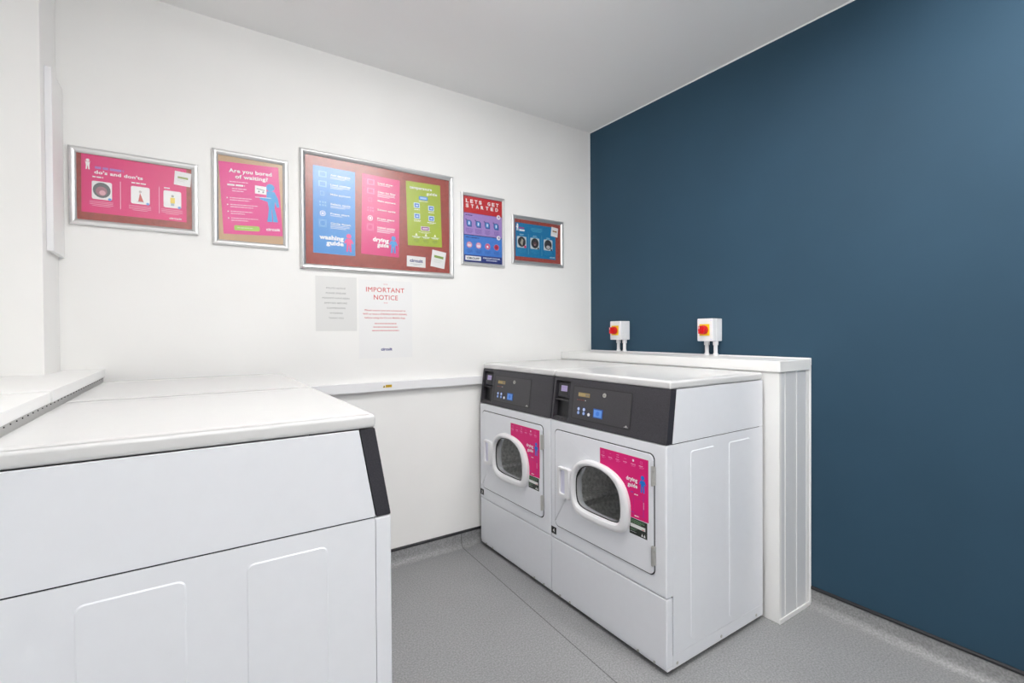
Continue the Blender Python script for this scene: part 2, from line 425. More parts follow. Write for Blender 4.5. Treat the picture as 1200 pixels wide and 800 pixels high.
def cabinet(t, front_hole, SL, D=D):
    # body shell with its front opening
    mb = MB()
    mb.box(-h+.008, h-.008, .04, D-.004, ZB, ZS-.001, M['shadow'])
    mb.box(-h+.001, h-.001, D-.02, D, ZS, ZC, M['enamel'])
    mb.box(-h+.005, h-.005, .04, D-.004, ZC-.02, ZC+.002, M['shadow'])
    mb.build('chassis', t)
    mb = MB()
    rect_out = rrect(-h, h, ZS+.0015, ZC-.0015, .004, len(front_hole)//4-1)
    mb.ring(rect_out, front_hole, 0, .0365, M['enamel'], prof=[(0, .004), (.02, 0), (1, 0)])
    mb.build('front_panel', t)
    mb = MB(); mb.box(-h, h, 0, .036, ZB+.012, ZS-.0015, M['enamel'], .005, 3); mb.build('kick_panel', t)
    for sx in (-1, 1):                          # side panels with two embossed rectangles each
        mb = MB(); a, b = sx*h, sx*(h-.004)
        mb.box(a, b, .0375, D, ZB+.05, ZC-.0015, M['enamel'], .001)
        for y0, y1 in ((.142, .296), (.395, .552)):
            o = rrect(y0, y1, .095, .822, .014, 4); i = rrect(y0+.0024, y1-.0024, .0974, .8196, .0125, 4)
            n = len(o); x0, x1 = a, a+sx*.002
            vs = [(x0, p[0], p[1]) for p in o]+[(x1, p[0], p[1]) for p in i]
            mb.faces(vs, [tuple(range(n, 2*n))]+[(k, (k+1) % n, n+(k+1) % n, n+k) for k in range(n)], M['enamel'])
        mb.build('side_panel', t)
    # base rail with screws
    mb = MB()
    mb.box(-h+.0005, h-.0005, .004, .034, ZB, ZB+.0115, M['enamel'], .002)
    for sx in (-1, 1):
        mb.box(sx*h, sx*(h-.006), .034, D, ZB, ZB+.049, M['enamel'], .0015)
        for y in (.06, .34, .60):
            mb.lathe([(.0062, 0), (.0062, sx*.0012), (.004, sx*.002), (.0005, sx*.002)], M['steel'], (sx*h, y, ZB+.016), 'x', 10)
    for x in (-.28, -.30+.09, .20, .28):
        mb.lathe([(.0055, 0), (.0055, -.002), (.0035, -.003), (.0005, -.003)], M['steel'], (x, .004, ZB+.006), 'y', 10)
    mb.build('base_rail', t)
    for sx in (-1, 1):
        for y in (.07, D-.07):
            mb = MB(); mb.lathe([(.012, ZB), (.012, .010), (.022, .008), (.022, 0)], M['black'], (sx*.28, y, 0), 'z', 14); mb.build('foot', t)
    # hood: sloped-front box between console and worktop
    mb = MB()
    for sx in (-1, 1):
        a, b = sorted((sx*h, sx*(h-.005)))
        mb.prism([(.0365, ZC+.0015), (D, ZC+.0015), (D, ZU-.0015), (.0365+SL, ZU-.0015)], 'x', a, b, M['enamel'], .001, 1)
    mb.box(-h+.006, h-.006, D-.01, D-.002, ZC, ZU-.001, M['enamel'])
    mb.build('hood', t)
    # worktop with a shallow recessed field
    mb = MB()
    mb.box(-h-.0005, h+.0005, SL-.002, D, ZU, ZT-.0018, M['lid'], .009, 4)
    o = rrect(-h+.004, h-.004, SL+.004, D-.005, .014, 5); i = rrect(-h+.034, h-.034, SL+.036, D-.04, .014, 5)
    i2 = rrect(-h+.040, h-.040, SL+.042, D-.046, .012, 5); o2 = rrect(-h+.010, h-.010, SL+.010, D-.010, .012, 5)
    n = len(o); z0, z1 = ZT-.0020, ZT
    vs = [(p[0], p[1], z0) for p in o]+[(p[0], p[1], z1) for p in o2]+[(p[0], p[1], z1) for p in i]+[(p[0], p[1], z0+.0003) for p in i2]
    fs = [(a*n+k, a*n+(k+1) % n, (a+1)*n+(k+1) % n, (a+1)*n+k) for a in range(3) for k in range(n)]+[tuple(range(3*n, 4*n))]
    mb.faces(vs, fs, M['lid']); mb.build('worktop', t)

def slope(z, SL): return SL*(z-ZC)/(ZU-ZC)
def tilt(o, SL):                                  # lean a console detail built at y = 0 back onto the sloping face
    for v in o.data.vertices: v.co.y += slope(v.co.z, SL)
    return o

def console(t, SL):
    # front moulding, with a coin and reader recess left and a keypad overlay
    hc = h; y1 = .034; z0, z1 = ZC+.001, ZU-.001; rx0, rx1, rz0, rz1 = -.325, -.219, .872, 1.050
    mb = MB()
    n = 1
    out = rrect(-hc+.003, hc-.003, z0, z1, .003, 3); inn = rrect(rx0, rx1, rz0, rz1, .004, 3)
    mb.ring(out, inn, 0, .030, M['console'], prof=[(0, .003), (.008, .0003), (.02, 0), (.975, 0), (1, .002)])
    for sx in (-1, 1):
        a, b = sorted((sx*hc, sx*(hc-.003))); mb.box(a, b, .0012, y1, z0, z1, M['cap'], .001)
    mb.box(-hc+.004, hc-.004, .0302, y1, z0+.002, z1-.002, M['cap'])
    co = tilt(mb.build('console', t), SL)
    def sub(mb, name, lab=None):
        o = tilt(mb.build(name, co), SL)
        if lab: o['label'] = lab
        return o
    mb = MB(); mb.box(rx0+.001, rx1-.001, .0255, .0298, rz0+.001, rz1-.001, M['black'])
    mb.box(rx0+.001, rx1-.001, .004, .0255, .957, .963, M['console_panel'], .001); mb.box(rx0+.001, rx1-.001, .004, .0255, rz0+.0005, rz0+.007, M['console_panel'], .001)
    sub(mb, 'reader_recess')
    mb = MB(); mb.box(rx0+.012, rx1-.008, .008, .025, .972, 1.040, M['cap'], .004); mb.box(rx0+.024, rx1-.020, .0062, .0085, .982, 1.034, M['black'], .001)
    sub(mb, 'card_reader')
    mb = MB(); mb.box(rx0+.036, rx1-.026, .0050, .0064, 1.000, 1.027, ink(178, 165, 205), .0008)
    for k in range(3):
        mb.box(rx0+.040, rx1-.030, .0046, .0051, 1.0045+k*.007, 1.0065+k*.007, ink(140, 128, 175))
    sub(mb, 'reader_screen', 'small lilac lit screen')
    # overlay plate with groove round it
    mb = MB(); mb.ring(rrect(-.1945, .1615, .8865, 1.0355, .007, 4), rrect(-.1905, .1575, .8905, 1.0315, .005, 4), -.0006, .004, M['black'])
    mb.prism(rrect(-.1905, .1575, .8905, 1.0315, .005, 4), 'y', -.0004, .004, M['console_panel'])
    sub(mb, 'control_panel')
    mb = MB(); mb.box(-.157, -.083, -.0022, 0, .989, 1.007, ink(160, 140, 95), .001)
    for k in range(6): mb.box(-.153+k*.0115, -.1455+k*.0115, -.0027, -.0022, .993, 1.003, ink(185, 165, 115) if k < 4 else ink(130, 125, 120))
    sub(mb, 'display', 'amber digit display')
    mb = MB()
    for k in range(5): mb.lathe([(.0022, 0), (.0022, -.0015), (.0008, -.002)], ink(170, 80, 70) if k < 4 else ink(225, 225, 225), (-.158+k*.0125, -.0004, .975-.001), 'y', 8)
    sub(mb, 'indicator_lights')
    for x, z, c in ((-.147, .934, (190, 205, 240)), (-.147, .917, (160, 185, 235)), (-.112, .934, (190, 205, 240)), (-.112, .917, (160, 185, 235)), (-.080, .916, (245, 245, 245))):
        mb = MB(); mb.lathe([(.0105, 0), (.0105, -.001)], ink(25, 45, 100), (x, -.0004, z), 'y', 16); mb.lathe([(.0072, -.001), (.0068, -.003), (.004, -.0034)], ink(*c), (x, -.0004, z), 'y', 16)
        sub(mb, 'button', 'white round button' if c[0] == 245 else None)
    mb = MB(); mb.box(-.053, .004, -.0014, 0, .9075, .947, ink(50, 90, 170), .001); mb.box(-.049, .000, -.0022, -.001, .911, .9435, ink(105, 160, 235), .001)
    mb.lathe([(.010, -.0022), (.010, -.0027)], ink(70, 130, 225), (-.0245, 0, .927), 'y', 16)
    sub(mb, 'start_pad', 'square light blue start pad')
    mb = MB(); mb.lathe([(.0095, 0), (.0095, -.003), (.008, -.0045), (.0035, -.0045), (.0033, -.003)], M['steel'], (.0075, -.0004, 1.009), 'y', 18)
    mb.box(.0068, .0082, -.0052, -.0030, 1.005, 1.013, M['black'])
    sub(mb, 'key_lock')
    mb = MB(); mb.lathe([(.0045, 0), (.0045, -.001)], M['steel'], (.140, -.0004, .898), 'y', 10); mb.box(.128, .150, -.0012, 0, .8945, .8965, ink(190, 190, 190))
    sub(mb, 'panel_mark')
    return co

def badge(t, num):
    p = Print(38, 33, ink(12, 12, 14), .8); p.text(num, 19, 25, 12, 17, (235, 235, 235), bold=.03, align='c')
    p.frame(2, 2, 36, 31, .7, (120, 120, 120))
    o = p.mb.build('number_badge', t, smooth=0, normals=False); o.location = (-h+.001, -.0009, .343)
    o['label'] = 'small black badge with white number ' + num
    return o

def make_dryer():
    t = empty('tumble_dryer', (0, 0, 0))
    hole = polar_loop(INNP, grow=.010)
    cabinet(t, hole, .026)
    console(t, .026)
    # door: slab with a window, raised white surround, glass, recessed grip, hinges
    dx0, dx1, dz0, dz1 = -.304, .284, .360, .8155
    mb = MB()
    g = .0042
    mb.ring(rrect(dx0-g, dx1+g, dz0-g, dz1+g, .024, 15), rrect(dx0, dx1, dz0, dz1, .022, 15), -.0012, .001, M['shadow'])
    mb.build('door_gap_shade', t)  # dark ring standing in for the shade in the gap round the door
    mb = MB(); mb.ring(rrect(dx0, dx1, dz0, dz1, .022, 15), INN, -.005, -.0004, M['enamel'], prof=[(0, -.0035), (.008, -.005), (1, -.005)])
    door = mb.build('door', t)
    mb = MB(); mb.ring(OUT, INN, -.0052, .012, M['plastic'], prof=[(0, -.017), (.10, -.0225), (.28, -.026), (.55, -.027), (.8, -.024), (.93, -.018), (1, -.010)])
    mb.build('window_surround', door)
    mb = MB(); mb.faces([(q[0], -.002, q[1]) for q in INN], [tuple(range(len(INN)))], M['door_glass']); mb.build('window_glass', door)
    mb = MB(); mb.ring(INN, [(p[0]*.975, .597+(p[1]-.597)*.965) for p in INN], -.0075, -.0042, M['black']); mb.build('window_gasket', door)
    mb = MB()
    hx0, hx1, hz0, hz1 = -.266, -.183, .512, .652
    fr = rrect(hx0, hx1, hz0, hz1, .008, 4); inr = rrect(-.252, -.217, .530, .640, .005, 4)
    mb.ring(fr, inr, -.022, -.0045, M['plastic'], prof=[(0, -.017), (.12, -.022), (.9, -.022), (1, -.019)])
    mb.prism(inr, 'y', -.0115, -.0092, M['plastic_cool'])
    mb.build('handle', door)
    for z0 in (.702, .401):
        mb = MB(); mb.box(dx1-.006, dx1+.010, -.0135, -.0005, z0, z0+.071, M['steel'], .003)
        mb.lathe([(.0055, z0-.001), (.0055, z0+.072)], M['steel'], (dx1+.003, -.0135, 0), 'z', 12)
        for q in (.014, .056): mb.lathe([(.004, -.013), (.004, -.0150), (.002, -.0158)], M['steel'], (dx1+.0115-.002, 0, z0+q), 'y', 8)
        mb.build('hinge', t)
    # sticker wrapped round the surround, built as print
    p = Print(262, 245, None)
    def S(x, z): return (x*1000, (.790-z)*1000)
    edge = [S(.2615, .790), S(.2615, .550), S(.1655, .548)]
    arc = []
    n = 22
    OO = [q for q in OUT if q[0] >= .003 and q[1] > .549]
    OO.sort(key=lambda q: q[0])
    pts = [S(.0015, .790)]+edge+[S(q[0]+.0005, q[1]+.0005) for q in sorted(OO, key=lambda q: (-q[0], q[1]))]
    lastx = .0015
    pts.append(S(.0015, .7235))
    # triangulated as one concave face
    p._poly(pts, PINK, 1)
    for k in range(6):
        x = 10+k*41
        if k in (0, 5): p.frame(x+6, 12, x+17, 22, 1.2, (240, 120, 180), 2)
        elif k == 1: p.lines(x+6, 14, 12, 1, (240, 120, 180), 4, 1.4)
        elif k == 2:
            for q in ((0, 0), (8, 0), (0, 9), (8, 9)): p.disc(x+8+q[0], 11+q[1], 2, (240, 190, 215), 2, n=8)
        elif k == 3: p.rect(x+4, 17, x+18, 18.5, (240, 120, 180), 2)
        else: p.disc(x+12, 16, 5, (250, 235, 245), 2, n=12)
        p.lines(x, 29, 27, 1, (250, 190, 220), 4, 2.4); p.lines(x+3, 34, 22, 2 if k != 3 else 1, (240, 130, 185), 4, 1.5)
    p.text('drying', 207, 98, 58, 15, WHITE, bold=.035, align='r'); p.text('guide', 207, 121, 50, 15, WHITE, bold=.035, align='r')
    p.person(233, 66, 66, (0, 120, 215))
    p.rect(172, 139, 186, 143, (150, 60, 170), 2); p.lines(191, 145, 30, 1, WHITE, 4, 3.4)
    p.rect(186, 152, 187.6, 205, (190, 20, 130), 2); p.rect(236, 140, 238, 228, (150, 50, 170), 2); p.rect(187, 160, 236, 161.5, (200, 20, 130), 2)
    p.rect(236.5, 168, 240, 195, (235, 170, 205), 3)
    p.rect(176, 218, 188, 221, (150, 60, 170), 2); p.rect(186, 222, 236, 223.6, (190, 30, 140), 2); p.lines(192, 229, 34, 1, WHITE, 4, 3.6)
    o = p.mb.build('guide_sticker', door, smooth=0, normals=False); o.location = (0, -.0051, .790); o['label'] = 'bright pink instruction sticker with white lettering and blue figure'
    p = Print(89, 63, ink(38, 44, 38), .3)
    p.lines(5, 5, 72, 3, (120, 165, 125), 5, 2.2); p.rect(5, 21, 80, 35, (232, 234, 232), 1); p.rect(62, 31, 76, 33, (225, 60, 50), 2)
    p.lines(5, 40, 34, 2, (130, 170, 135), 5, 1.8); p.lines(5, 52, 40, 1, (200, 200, 200), 5, 1.8)
    for x in (60, 72): p.poly([(x, 58), (x+4.5, 46), (x+9, 58)], (240, 240, 240), 2)
    o = p.mb.build('notice_sticker', door, smooth=0, normals=False); o.location = (.166, -.0054, .5465); o['label'] = 'small dark label with white band'
    # drum behind the window
    mb = MB(); n = 40; cx, cz, rr = -.01, .58, .265; vs = []
    for y in (.03, .50):
        for i in range(n): a = 2*PI*i/n; vs.append((cx+rr*math.cos(a), y, cz+rr*math.sin(a)))
    for i in range(n): a = 2*PI*i/n; vs.append((cx+.06*math.cos(a), .515, cz+.06*math.sin(a)))
    mb.faces(vs, [(i, (i+1) % n, n+(i+1) % n, n+i) for i in range(n)]+[(n+i, n+(i+1) % n, 2*n+(i+1) % n, 2*n+i) for i in range(n)]+[tuple(range(2*n, 3*n))], M['drum'])
    for a in (205, 325, 85):                     # lifting vanes
        a = R(a); q = Vector((math.cos(a), 0, math.sin(a))); s_ = Vector((-math.sin(a), 0, math.cos(a))); c = Vector((cx, 0, cz))
        P = [c+q*rr+s_*.035, c+q*(rr-.06)+s_*.008, c+q*(rr-.06)-s_*.008, c+q*rr-s_*.035]
        vs = [(v.x, .04, v.z) for v in P]+[(v.x, .49, v.z) for v in P]
        mb.faces(vs, [(0, 1, 2, 3), (7, 6, 5, 4)]+[(i, (i+1) % 4, 4+(i+1) % 4, 4+i) for i in range(4)], M['drum'])
    mb.build('drum', t, normals=False)
    b = badge(t, '4')
    return t, b

XF = -.9442
dryer, b4 = make_dryer()
YN = -1.068; YFAR = YN+W
far = copy_tree(dryer)
fb = [o for o in bpy.data.objects if o.parent == far and o.name.startswith('number_badge')][0]
bpy.data.objects.remove(fb); badge(far, '3')
dryer.location = (XF, YN, 0); dryer.rotation_euler.z = -PI/2
far.location = (XF, YFAR, 0); far.rotation_euler.z = -PI/2
G = 'tumble dryers along the blue wall'
tag(dryer, 'white tumble dryer nearest the camera, number 4 badge, full side panel showing', 'tumble dryer', G)
tag(far, 'white tumble dryer beside the white wall, number 3 badge on its left edge', 'tumble dryer', G)

def make_washer():
    SW = .036
    t = empty('washing_machine', (0, 0, 0))
    cx, cz = 0, .545
    def circ(r, n=44):
        return [(cx+r*math.cos(R(135-360*i/n)), cz+r*math.sin(R(135-360*i/n))) for i in range(n)]
    cabinet(t, circ(.155), SW, .676)
    co = console(t, SW)
    mb = MB(); mb.ring(circ(.205), circ(.145), -.003, 0, M['plastic'], prof=[(0, -.008), (.15, -.020), (.5, -.030), (.85, -.026), (1, -.010)])
    door = mb.build('door', t)
    mb = MB()
    n = 44; vs = []; fs = []
    prof = [(.145, -.012), (.12, .012), (.08, .028), (.03, .034)]
    for r, y in prof: vs += [(p[0], y, p[1]) for p in circ(r)]
    for a in range(3): fs += [(a*n+i, a*n+(i+1) % n, (a+1)*n+(i+1) % n, (a+1)*n+i) for i in range(n)]
    fs.append(tuple(range(3*n, 4*n)))
    mb.faces(vs, fs, M['door_glass']); mb.build('window_glass', door)
    mb = MB(); mb.box(-.215, -.165, -.034, -.020, .50, .59, M['plastic'], .005); mb.build('handle', door)
    mb = MB(); mb.box(.195, .225, -.016, -.0005, .49, .60, M['steel'], .003); mb.build('hinge', t)
    mb = MB(); vs = []
    for y in (.03, .42): vs += [(cx+.24*math.cos(2*PI*i/n), y, cz+.24*math.sin(2*PI*i/n)) for i in range(n)]
    mb.faces(vs, [(i, (i+1) % n, n+(i+1) % n, n+i) for i in range(n)]+[tuple(range(n, 2*n))], M['drum']); mb.build('drum', t, normals=False)
    return t
XW = -2.0075
wn = make_washer(); wf = copy_tree(wn)
wn.location = (XW, -1.1348, 0); wn.rotation_euler.z = PI/2
wf.location = (XW, -.4448, 0); wf.rotation_euler.z = PI/2
G = 'washing machines along the left wall'
tag(wn, 'white washing machine in the left foreground, its big side panel towards the camera', 'washing machine', G)
tag(wf, 'white washing machine against the white wall, only its top showing past the nearest one', 'washing machine', G)

# ------------------------------------------------------------------ isolator switches on the blue wall
def isolator():
    t = empty('isolator_switch', (0, 0, 0))     # local: -x into the room, y along the wall
    mb = MB(); mb.box(-.052, -.0008, -.047, .047, 0, .122, M['plastic'], .004, 3); mb.build('back_box', t)
    mb = MB(); mb.box(-.088, -.053, -.047, .047, 0, .122, M['plastic'], .005, 3)
    for sy in (-1, 1):
        for z in (.010, .112): mb.lathe([(.004, -.0875), (.004, -.0895), (.002, -.090)], M['plastic_cool'], (0, sy*.038, z), 'x', 10)
    mb.build('cover', t)
    mb = MB(); mb.box(-.0925, -.088, -.030, .030, .030, .092, ink(245, 200, 20), .001); mb.build('dial_plate', t)['label'] = 'yellow square dial plate'
    mb = MB(); mb.lathe([(.024, -.0925), (.024, -.106), (.021, -.118), (.001, -.118)], ink(205, 15, 25), (0, 0, .061), 'x', 24)
    mb.box(-.138, -.116, -.0065, .0065, .040, .082, ink(215, 20, 30), .003)
    mb.box(-.1385, -.1375, -.0015, .0015, .066, .080, ink(250, 235, 235))
    mb.build('rotary_knob', t)['label'] = 'red rotary knob'
    for y in (.026, -.027):
        mb = MB(); mb.lathe([(.0105, -.0785), (.0105, 0)], M['pipe'], (-.030, y, 0), 'z', 16)
        mb.lathe([(.0145, -.022), (.0145, 0)], M['pipe'], (-.030, y, 0), 'z', 16); mb.lathe([(.0135, -.0785), (.0135, -.066)], M['pipe'], (-.030, y, 0), 'z', 16)
        mb.build('conduit', t)
    return t
i1 = isolator(); i2 = copy_tree(i1)
i1.location = (0, -.325, 1.2285); i2.location = (0, -.982, 1.2270)
for o in (i1, i2): pass
G = 'isolator switches on the blue wall'
tag(i1, 'white isolator switch with red knob on the blue wall, closer to the room corner', 'isolator switch', G)
tag(i2, 'white isolator switch with red knob on the blue wall, above the nearest dryer', 'isolator switch', G)

# ------------------------------------------------------------------ framed boards on the white wall
def snap_frame(name, label, cat, x0, x1, z0, z1, wd=.024, th=.016, backing=None, glaze=True):
    t = empty(name, (x0, 0, z1)); tag(t, label, cat)
    w, hh = x1-x0, z1-z0
    prof = [(0, -.0005), (0, -th*.55), (wd*.12, -th*.85), (wd*.35, -th), (wd*.6, -th*.97), (wd*.85, -th*.75), (wd, -th*.5), (wd, -.0005)]
    n = len(prof)
    sides = [((0, 0), (w, 0), (0, -1)), ((w, 0), (w, -hh), (-1, 0)), ((w, -hh), (0, -hh), (0, 1)), ((0, -hh), (0, 0), (1, 0))]
    for a, b, inw in sides:                     # four mitred rails
        mb = MB(); d = ((b[0]-a[0]), (b[1]-a[1])); L = math.hypot(*d); d = (d[0]/L, d[1]/L); vs = []
        for q, sg in ((a, 1), (b, -1)):
            for u, y in prof:
                e = .0003
                vs.append((q[0]+inw[0]*u+d[0]*sg*(u+e), y, q[1]+inw[1]*u+d[1]*sg*(u+e)))
        mb.faces(vs, [tuple(range(n)), tuple(range(2*n-1, n-1, -1))]+[(i, n+i, n+(i+1) % n, (i+1) % n) for i in range(n)], M['alu'])
        mb.build('frame_rail', t)
    mb = MB(); mb.box(wd*.6, w-wd*.6, -.004, -.0008, -hh+wd*.6, -wd*.6, backing or M['felt']); mb.build('backing', t)
    if glaze:
        mb = MB(); g = wd*.98
        mb.faces([(g, -.0076, -g), (w-g, -.0076, -g), (w-g, -.0076, -hh+g), (g, -.0076, -hh+g)], [(3, 2, 1, 0)], M['glaze'])
        mb.build('glazing', t, smooth=0, normals=False)
    return t
YP = -.0046
def place(p, name, fx, fz, x, y, rot, label, cat, group=None, dy=0):
    o = p.done(name, fx+x*.001, YP-dy, fz-y*.001, rot); tag(o, label, cat, group); return o
def note_card(w, h, col=(150, 165, 90)):
    p = Print(w, h, M['paper'], .3); p.rect(w*.2, h*.36, w*.82, h*.50, col, 1); p.lines(w*.2, h*.58, w*.55, 2, (190, 195, 185), 6, 1.5); return p

# board 1: do's and don'ts
fx, fz = -2.786, 2.031
snap_frame('noticeboard', 'silver framed landscape noticeboard furthest left, pink poster inside', 'noticeboard', fx, -2.357, 1.719, fz)
p = Print(348, 232, ink(*PINK)); 
p.person(20, 18, 42, WHITE, arms=(-1, -1)); p.lines(42, 44, 104, 1, (170, 120, 200), 5, 9)
p.text("do's and don'ts", 40, 73, 156, 13, WHITE, bold=.035)
for k, (cx, hd) in enumerate(((32, 50), (156, 84), (266, 38))):
    p.lines(cx+2, 84+k*3, hd, 1, WHITE, 5, 5)
    p.rect(cx, 103, cx+63, 176, WHITE, 1, r=6)
    if k == 0:
        p.disc(cx+31, 138, 28, (95, 100, 104), 2, ry=31); p.disc(cx+30, 142, 18, (165, 110, 125), 3, ry=19); p.disc(cx+33, 148, 10, (225, 170, 185), 4)
    elif k == 1:
        p.poly([(cx+24, 165), (cx+30, 128), (cx+42, 165)], (205, 90, 85), 2); p.disc(cx+31, 124, 5, (200, 190, 190), 2)
        p.rect(cx+20, 165, cx+44, 168, (190, 200, 210), 2)
    else:
        p.rect(cx+24, 132, cx+40, 156, (235, 205, 70), 2); p.disc(cx+32, 125, 5, (150, 150, 150), 2); p.rect(cx+26, 156, cx+38, 167, (170, 185, 200), 2)
    p.disc(cx+56, 172, 5.5, (90, 160, 225), 3)
    p.lines(cx+30, 184, 74, 4, (250, 200, 225), 6, 1.6, 'c')
for x in (121, 250): p.rect(x, 92, x+2.2, 206, (248, 190, 220), 1)
p.text('circuit', 330, 224, 44, 8, WHITE, bold=.03, align='r')
place(p, 'poster', fx, fz, 38, 26, -.3, "pink landscape poster reading do's and don'ts, in the silver framed board furthest left", 'poster')
place(note_card(60, 60), 'note_card', fx, fz, 343, 41, -4, "small white note card over the top right corner of the do's and don'ts poster", 'card', dy=.001)

# board 2: are you bored of waiting
fx, fz = -2.304, 2.119
snap_frame('noticeboard', 'silver framed portrait noticeboard, second from the left, with tilted pink poster', 'noticeboard', fx, -1.990, 1.687, fz, backing=ink(196, 160, 120))
p = Print(246, 328, ink(226, 30, 140))
p.text('Are you bored', 38, 45, 178, 17, WHITE, bold=.03); p.text('of waiting?', 62, 71, 136, 17, WHITE, bold=.03)
p.lines(38, 86, 84, 1, (250, 200, 230), 5, 4); p.lines(28, 99, 92, 1, WHITE, 5, 8); p.lines(46, 117, 60, 2, (250, 200, 230), 11, 4)
for k in range(4):
    p.disc(24, 163+k*31, 3, WHITE, 1, n=8); p.lines(34, 160+k*31, 112 if k % 2 else 90, 2, (250, 205, 230), 10, 3.6)
p.rect(44, 287, 148, 310, (165, 205, 70), 1, r=5); p.lines(56, 296, 78, 1, (225, 240, 190), 5, 3.5)
B2 = (40, 160, 225)
p.disc(206, 100, 18, B2, 2); p.poly([(190, 118), (222, 118), (236, 150), (240, 190), (228, 192), (222, 165), (218, 205), (194, 205), (190, 168), (158, 158), (158, 150), (186, 148)], B2, 2)
p.poly([(193, 202), (205, 202), (205, 262), (182, 262), (186, 246)], B2, 2.4); p.poly([(207, 202), (220, 202), (230, 262), (208, 262)], B2, 2.4)
p.rect(140, 96, 188, 134, WHITE, 3, rot=4); p.rect(147, 111, 181, 114, (70, 80, 90), 4, rot=12); p.disc(156, 122, 3.5, (70, 80, 90), 4); p.disc(174, 124, 3.5, (70, 80, 90), 4); p.rect(138, 148, 206, 151, (225, 240, 250), 4)
p.text('circuit', 236, 304, 60, 13, WHITE, bold=.04, align='r')
place(p, 'poster', fx, fz, 34, 46, 3, 'pink portrait poster asking Are you bored of waiting, with blue figure', 'poster')

# board 3: the big felt noticeboard
fx, fz = -1.938, 2.197
snap_frame('noticeboard', 'large silver framed red-brown felt noticeboard in the middle of the white wall', 'noticeboard', fx, -1.098, 1.603, fz, wd=.026, th=.02)
def guide(w, h, col, pale, title, rows, fig, bigs):
    p = Print(w, h, ink(*col))
    for k, (head, nl) in enumerate(rows):
        y = 36+k*h*.112
        if k < 2: p.rect(26, y-13, 66, y+17, pale, 1); p.rect(33, y-8, 59, y+12, col, 1.5)
        elif k == 2: p.frame(34, y-10, 54, y+12, 2, pale, 1)
        elif k == 3:
            for dx in (0, 14, 26):
                for dz in (0, 15): p.rect(30+dx, y-8+dz, 37+dx, y+1+dz, pale, 1)
        elif k == 4: p.loop(46, y+4, 14, 3.5, (240, 240, 250), 1); p.disc(46, y+4, 6, (240, 240, 250), 1, n=12)
        else: p.loop(46, y+4, 16, 2.5, pale, 1); p.frame(28, y-14, 64, y+22, 2, pale, 1)
        p.text(head, 84, y+4, min(100, 8.6*len(head)), 8.5, WHITE, bold=.03)
        if nl: p.lines(84, y+9, 96, nl, (235, 240, 250), 7, 2.6)
    p.text(title, 149, bigs[0], bigs[2], 21, WHITE, bold=.045, align='r'); p.text('guide', 149, bigs[1], bigs[2]*.72, 21, WHITE, bold=.045, align='r')
    p.person(175, bigs[0]-38, 92, fig)
    return p
p = guide(208, 438, BLUE, (130, 190, 235), 'washing', (('Add detergent', 2), ('Load clothes', 2), ('Make payment', 0), ('Select cycle', 2), ('Press start', 1), ('Cycle finish', 3)), (232, 60, 140), (365, 392, 120))
place(p, 'poster', fx, fz, 62, 73, -.3, 'blue poster reading washing guide, leftmost on the noticeboard', 'poster')
p = guide(207, 425, (218, 10, 120), (240, 110, 175), 'drying', (('Load dryer', 1), ('Clean lint filter', 3), ('Make payment', 0), ('Select cycle', 0), ('Press start', 1), ('Unload quickly', 3)), (40, 150, 220), (350, 377, 88))
place(p, 'poster', fx, fz, 304, 73, -1.3, 'magenta poster reading drying guide, in the middle of the noticeboard', 'poster')
p = Print(208, 357, ink(*LIME))
p.text('temperature', 20, 39, 135, 15, WHITE, bold=.03); p.text('guide', 187, 64, 66, 15, WHITE, bold=.03, align='r')
p.rect(74, 76, 128, 97, (70, 140, 215), 1, r=5); p.rect(82, 81, 120, 91, (170, 205, 240), 2)
p.lines(101, 102, 80, 1, WHITE, 5, 3, 'c')
for x, y in ((60, 132), (147, 140), (60, 192), (147, 198)):
    p.rect(x-18, y-17, x+18, y+13, (205, 225, 245), 1, r=3); p.rect(x-13, y-12, x+13, y+9, (45, 110, 195), 2); p.rect(x-7, y-5, x+8, y+3, (200, 220, 245), 3)
    p.lines(x, y+20, 44 if y < 150 else 70, 1, WHITE, 5, 4, 'c')
    if y > 150: p.lines(x, y+27, 50, 1, (240, 245, 200), 5, 2.6, 'c')
p.rect(80, 245, 133, 269, (235, 225, 235), 1); p.rect(84, 248, 129, 266, (130, 50, 120), 2); p.rect(90, 253, 124, 261, (230, 205, 225), 3)
p.lines(104, 276, 78, 2, (240, 245, 200), 5, 2.6, 'c')
for x in (52, 110, 166):
    p.poly([(x, 284), (x+8, 300), (x-8, 300)], (245, 248, 215), 1); p.lines(x, 304, 50, 2, WHITE, 5, 3, 'c'); p.lines(x, 322, 34, 3, (110, 130, 20), 6, 2.4, 'c')
place(p, 'poster', fx, fz, 555, 66, 1.5, 'lime green poster reading temperature guide, right side of the noticeboard', 'poster')
p = Print(112, 60, M['paper'], .3); p.text('circuit', 56, 33, 78, 17, (45, 40, 120), bold=.045, align='c'); p.lines(56, 42, 66, 2, (150, 150, 165), 6, 2, 'c')
place(p, 'note_card', fx, fz, 552, 485, -1, 'white card with dark blue lettering at the foot of the noticeboard', 'card', dy=.001)
p = Print(88, 96, M['paper'], .3); p.rect(16, 28, 74, 42, (120, 150, 55), 1); p.lines(18, 50, 52, 3, (195, 205, 190), 8, 2)
place(p, 'note_card', fx, fz, 700, 443, -8, 'tilted white note card with green line in the noticeboard corner', 'card', dy=.001)

